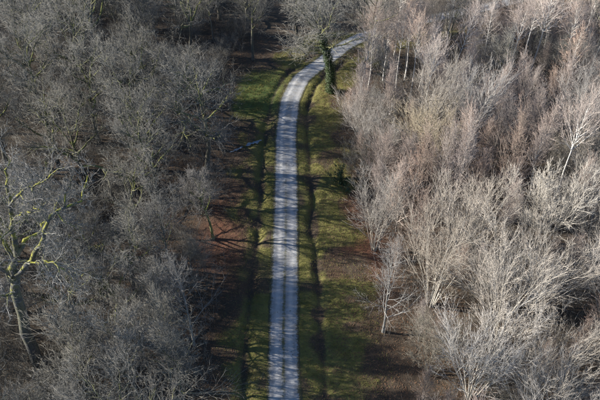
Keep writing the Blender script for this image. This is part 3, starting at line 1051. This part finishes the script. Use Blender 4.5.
bo = bpy.data.objects.new('evergreen_bush', None)
COL.objects.link(bo)
bo.location = (BUSH[0], BUSH[1], -0.05)
g = Geo()
d = norm(r.normal(0, 1, (9, 3)) * np.array([0.5, 0.5, 0]) + np.array([0, 0, 1.0]))
P = march(np.zeros((9, 3)), d, r.uniform(2.0, 3.6, 9), 6, 0.0, 0.12, r)
R = np.full((9, 1), 0.035) * np.linspace(1, 0.2, 6)[None]
tubes(g, P, R, 5, 0, 0.4)
P1, R1, L1 = sprout(P, R, np.full(9, 2.8), 8, 0.15, 1, 60, 35, 10, 0.32, 0.5, 4, 0.02, 0.12, 0.012, r)
tubes(g, P1, R1, 3, 0.3, 0.6)
obj('stems', g.mesh('bush_stems', True), M['hazel'], bo)['kind'] = 'stuff'
i, k = r.integers(0, len(P1), 2600), r.integers(1, 4, 2600)
pos = P1[i, k] + r.normal(0, 0.13, (2600, 3))
v, t_ = leaves(pos, norm(r.normal(0, 1, (2600, 3)) + np.array([0, 0, 0.8])), 0.085, r)
obj('leaves', make_mesh('bush_leaves', v, t_), M['holly'], bo)['kind'] = 'stuff'
tag(bo, 'small dark green evergreen bush at the right wood edge beside the verge', 'bush')

# ------------------------------------------------------------------ undergrowth: saplings and bramble stems nobody could count
r = np.random.default_rng(55)
n = 70000
x, y = r.uniform(-85, 85, n), r.uniform(28, 158, n)
le, re = LEFT_EDGE(y) + 2.0, RIGHT_EDGE(y) - 2.5
keep = ((x < le) | (x > re)) & (np.abs(x) < 14 + y * 0.55)
x, y = x[keep], y[keep]
off = road_off(x, y)
lane = (x > -26) & (x < 0) & (np.abs(y - (68.5 - 0.12 * (x + 2))) < 4)
keep = (np.abs(off) > 6) & (vnoise(x, y, 5, 56) > 0.3) & ~lane
x, y = x[keep][:21000], y[keep][:21000]
n = len(x)
g = Geo()
d = norm(np.stack([r.normal(0, 0.35, n), r.normal(0, 0.35, n), np.ones(n)], 1))
L = r.uniform(1.0, 4.0, n)
P = march(np.stack([x, y, np.full(n, -0.2)], 1), d, L, 4, -0.05, 0.14, r)
R = (0.006 + 0.005 * L)[:, None] * np.linspace(1, 0.3, 4)[None]
tubes(g, P, R, 3, 0.3, 0.8)
P1, R1, L1 = sprout(P, R, L, 7, 0.2, 1.0, 45, 30, 12, 0.4, 0.6, 2, 0.05, 0.0, 0.01, r, rmin=0.006)
tubes(g, P1, R1, 3, 0.6, 1.0)
tag(obj('undergrowth', g.mesh('undergrowth'), M['hazel']), 'tangled saplings and bramble stems filling the wood floor', 'undergrowth', kind='stuff')
STATS.append(('undergrowth', 0, g.ntris()))

# ------------------------------------------------------------------ labels: which tree is which
_ones = ['', 'first', 'second', 'third', 'fourth', 'fifth', 'sixth', 'seventh', 'eighth', 'ninth']
ORD = ['first', 'second', 'third', 'fourth', 'fifth', 'sixth', 'seventh', 'eighth', 'ninth', 'tenth', 'eleventh', 'twelfth', 'thirteenth', 'fourteenth', 'fifteenth', 'sixteenth', 'seventeenth', 'eighteenth', 'nineteenth'] + [w + ('ieth' if i == 0 else 'y-' + _ones[i]) for w in ('twent', 'thirt', 'fort') for i in range(10)]
LOOK = {'mossy_ash': 'mossy ash', 'oak': 'spreading grey oak', 'ash': 'upright grey ash', 'tall_oak': 'tall oak', 'birch': 'slim pinkish birch', 'alder': 'dense red-tipped alder', 'hornbeam': 'fan-shaped pale hornbeam', 'willow': 'cream willow clump', 'hazel': 'low hazel shrub', 'snag': 'bare tree'}
LB = [(0, 46, 'along the lower edge'), (46, 58, 'level with the giant mossy oak'), (58, 68, 'just below the rust-red leaf patch'), (68, 77, 'level with the rust-red leaf patch'), (77, 87, 'just below the puddle'), (87, 99, 'level with the puddle'), (99, 114, 'level with the grass clearing'), (114, 131, 'just beyond the grass clearing'), (131, 143, 'a little below the upper edge'), (143, 999, 'along the upper edge')]
RB = [(0, 46, 'along the lower edge'), (46, 57, 'level with the lone slim tree'), (57, 67, 'above the lone slim tree'), (67, 77, 'level with the sunlit leaf patch'), (77, 87, 'level with the evergreen bush'), (87, 98, 'above the evergreen bush'), (98, 110, 'level with the leaning white birches'), (110, 126, 'level with the track bend'), (126, 139, 'a little below the upper edge'), (139, 999, 'along the upper edge')]
groups = {}
for o, kind, x, y in TREES:
    left = x < float(np.interp(y, LINE[:, 1], LINE[:, 0]))
    o['group'] = {'hazel': 'hazel shrubs', 'willow': 'willow clumps', 'oak': 'oaks', 'tall_oak': 'oaks', 'ash': 'ashes', 'mossy_ash': 'ashes', 'birch': 'birches', 'alder': 'alders', 'hornbeam': 'hornbeams', 'snag': 'slim bare trees'}[kind] + (' in the left wood' if left else ' in the right wood')
    if 'label' in o:
        continue
    band = next(t for a, b_, t in (LB if left else RB) if a <= y < b_)
    groups.setdefault((left, kind, band), []).append((abs(x), o))
for (left, kind, band), items in groups.items():
    items.sort(key=lambda q: q[0])
    for i, (_, o) in enumerate(items):
        o['label'] = '%s, %s from the track, %s wood, %s' % (LOOK[kind], ORD[min(i, 48)], 'left' if left else 'right', band)
print('tris', sum(a + b_ for _, a, b_ in STATS), 'grass', n_grass, len(TREES), [(k, b_) for k, a, b_ in STATS])
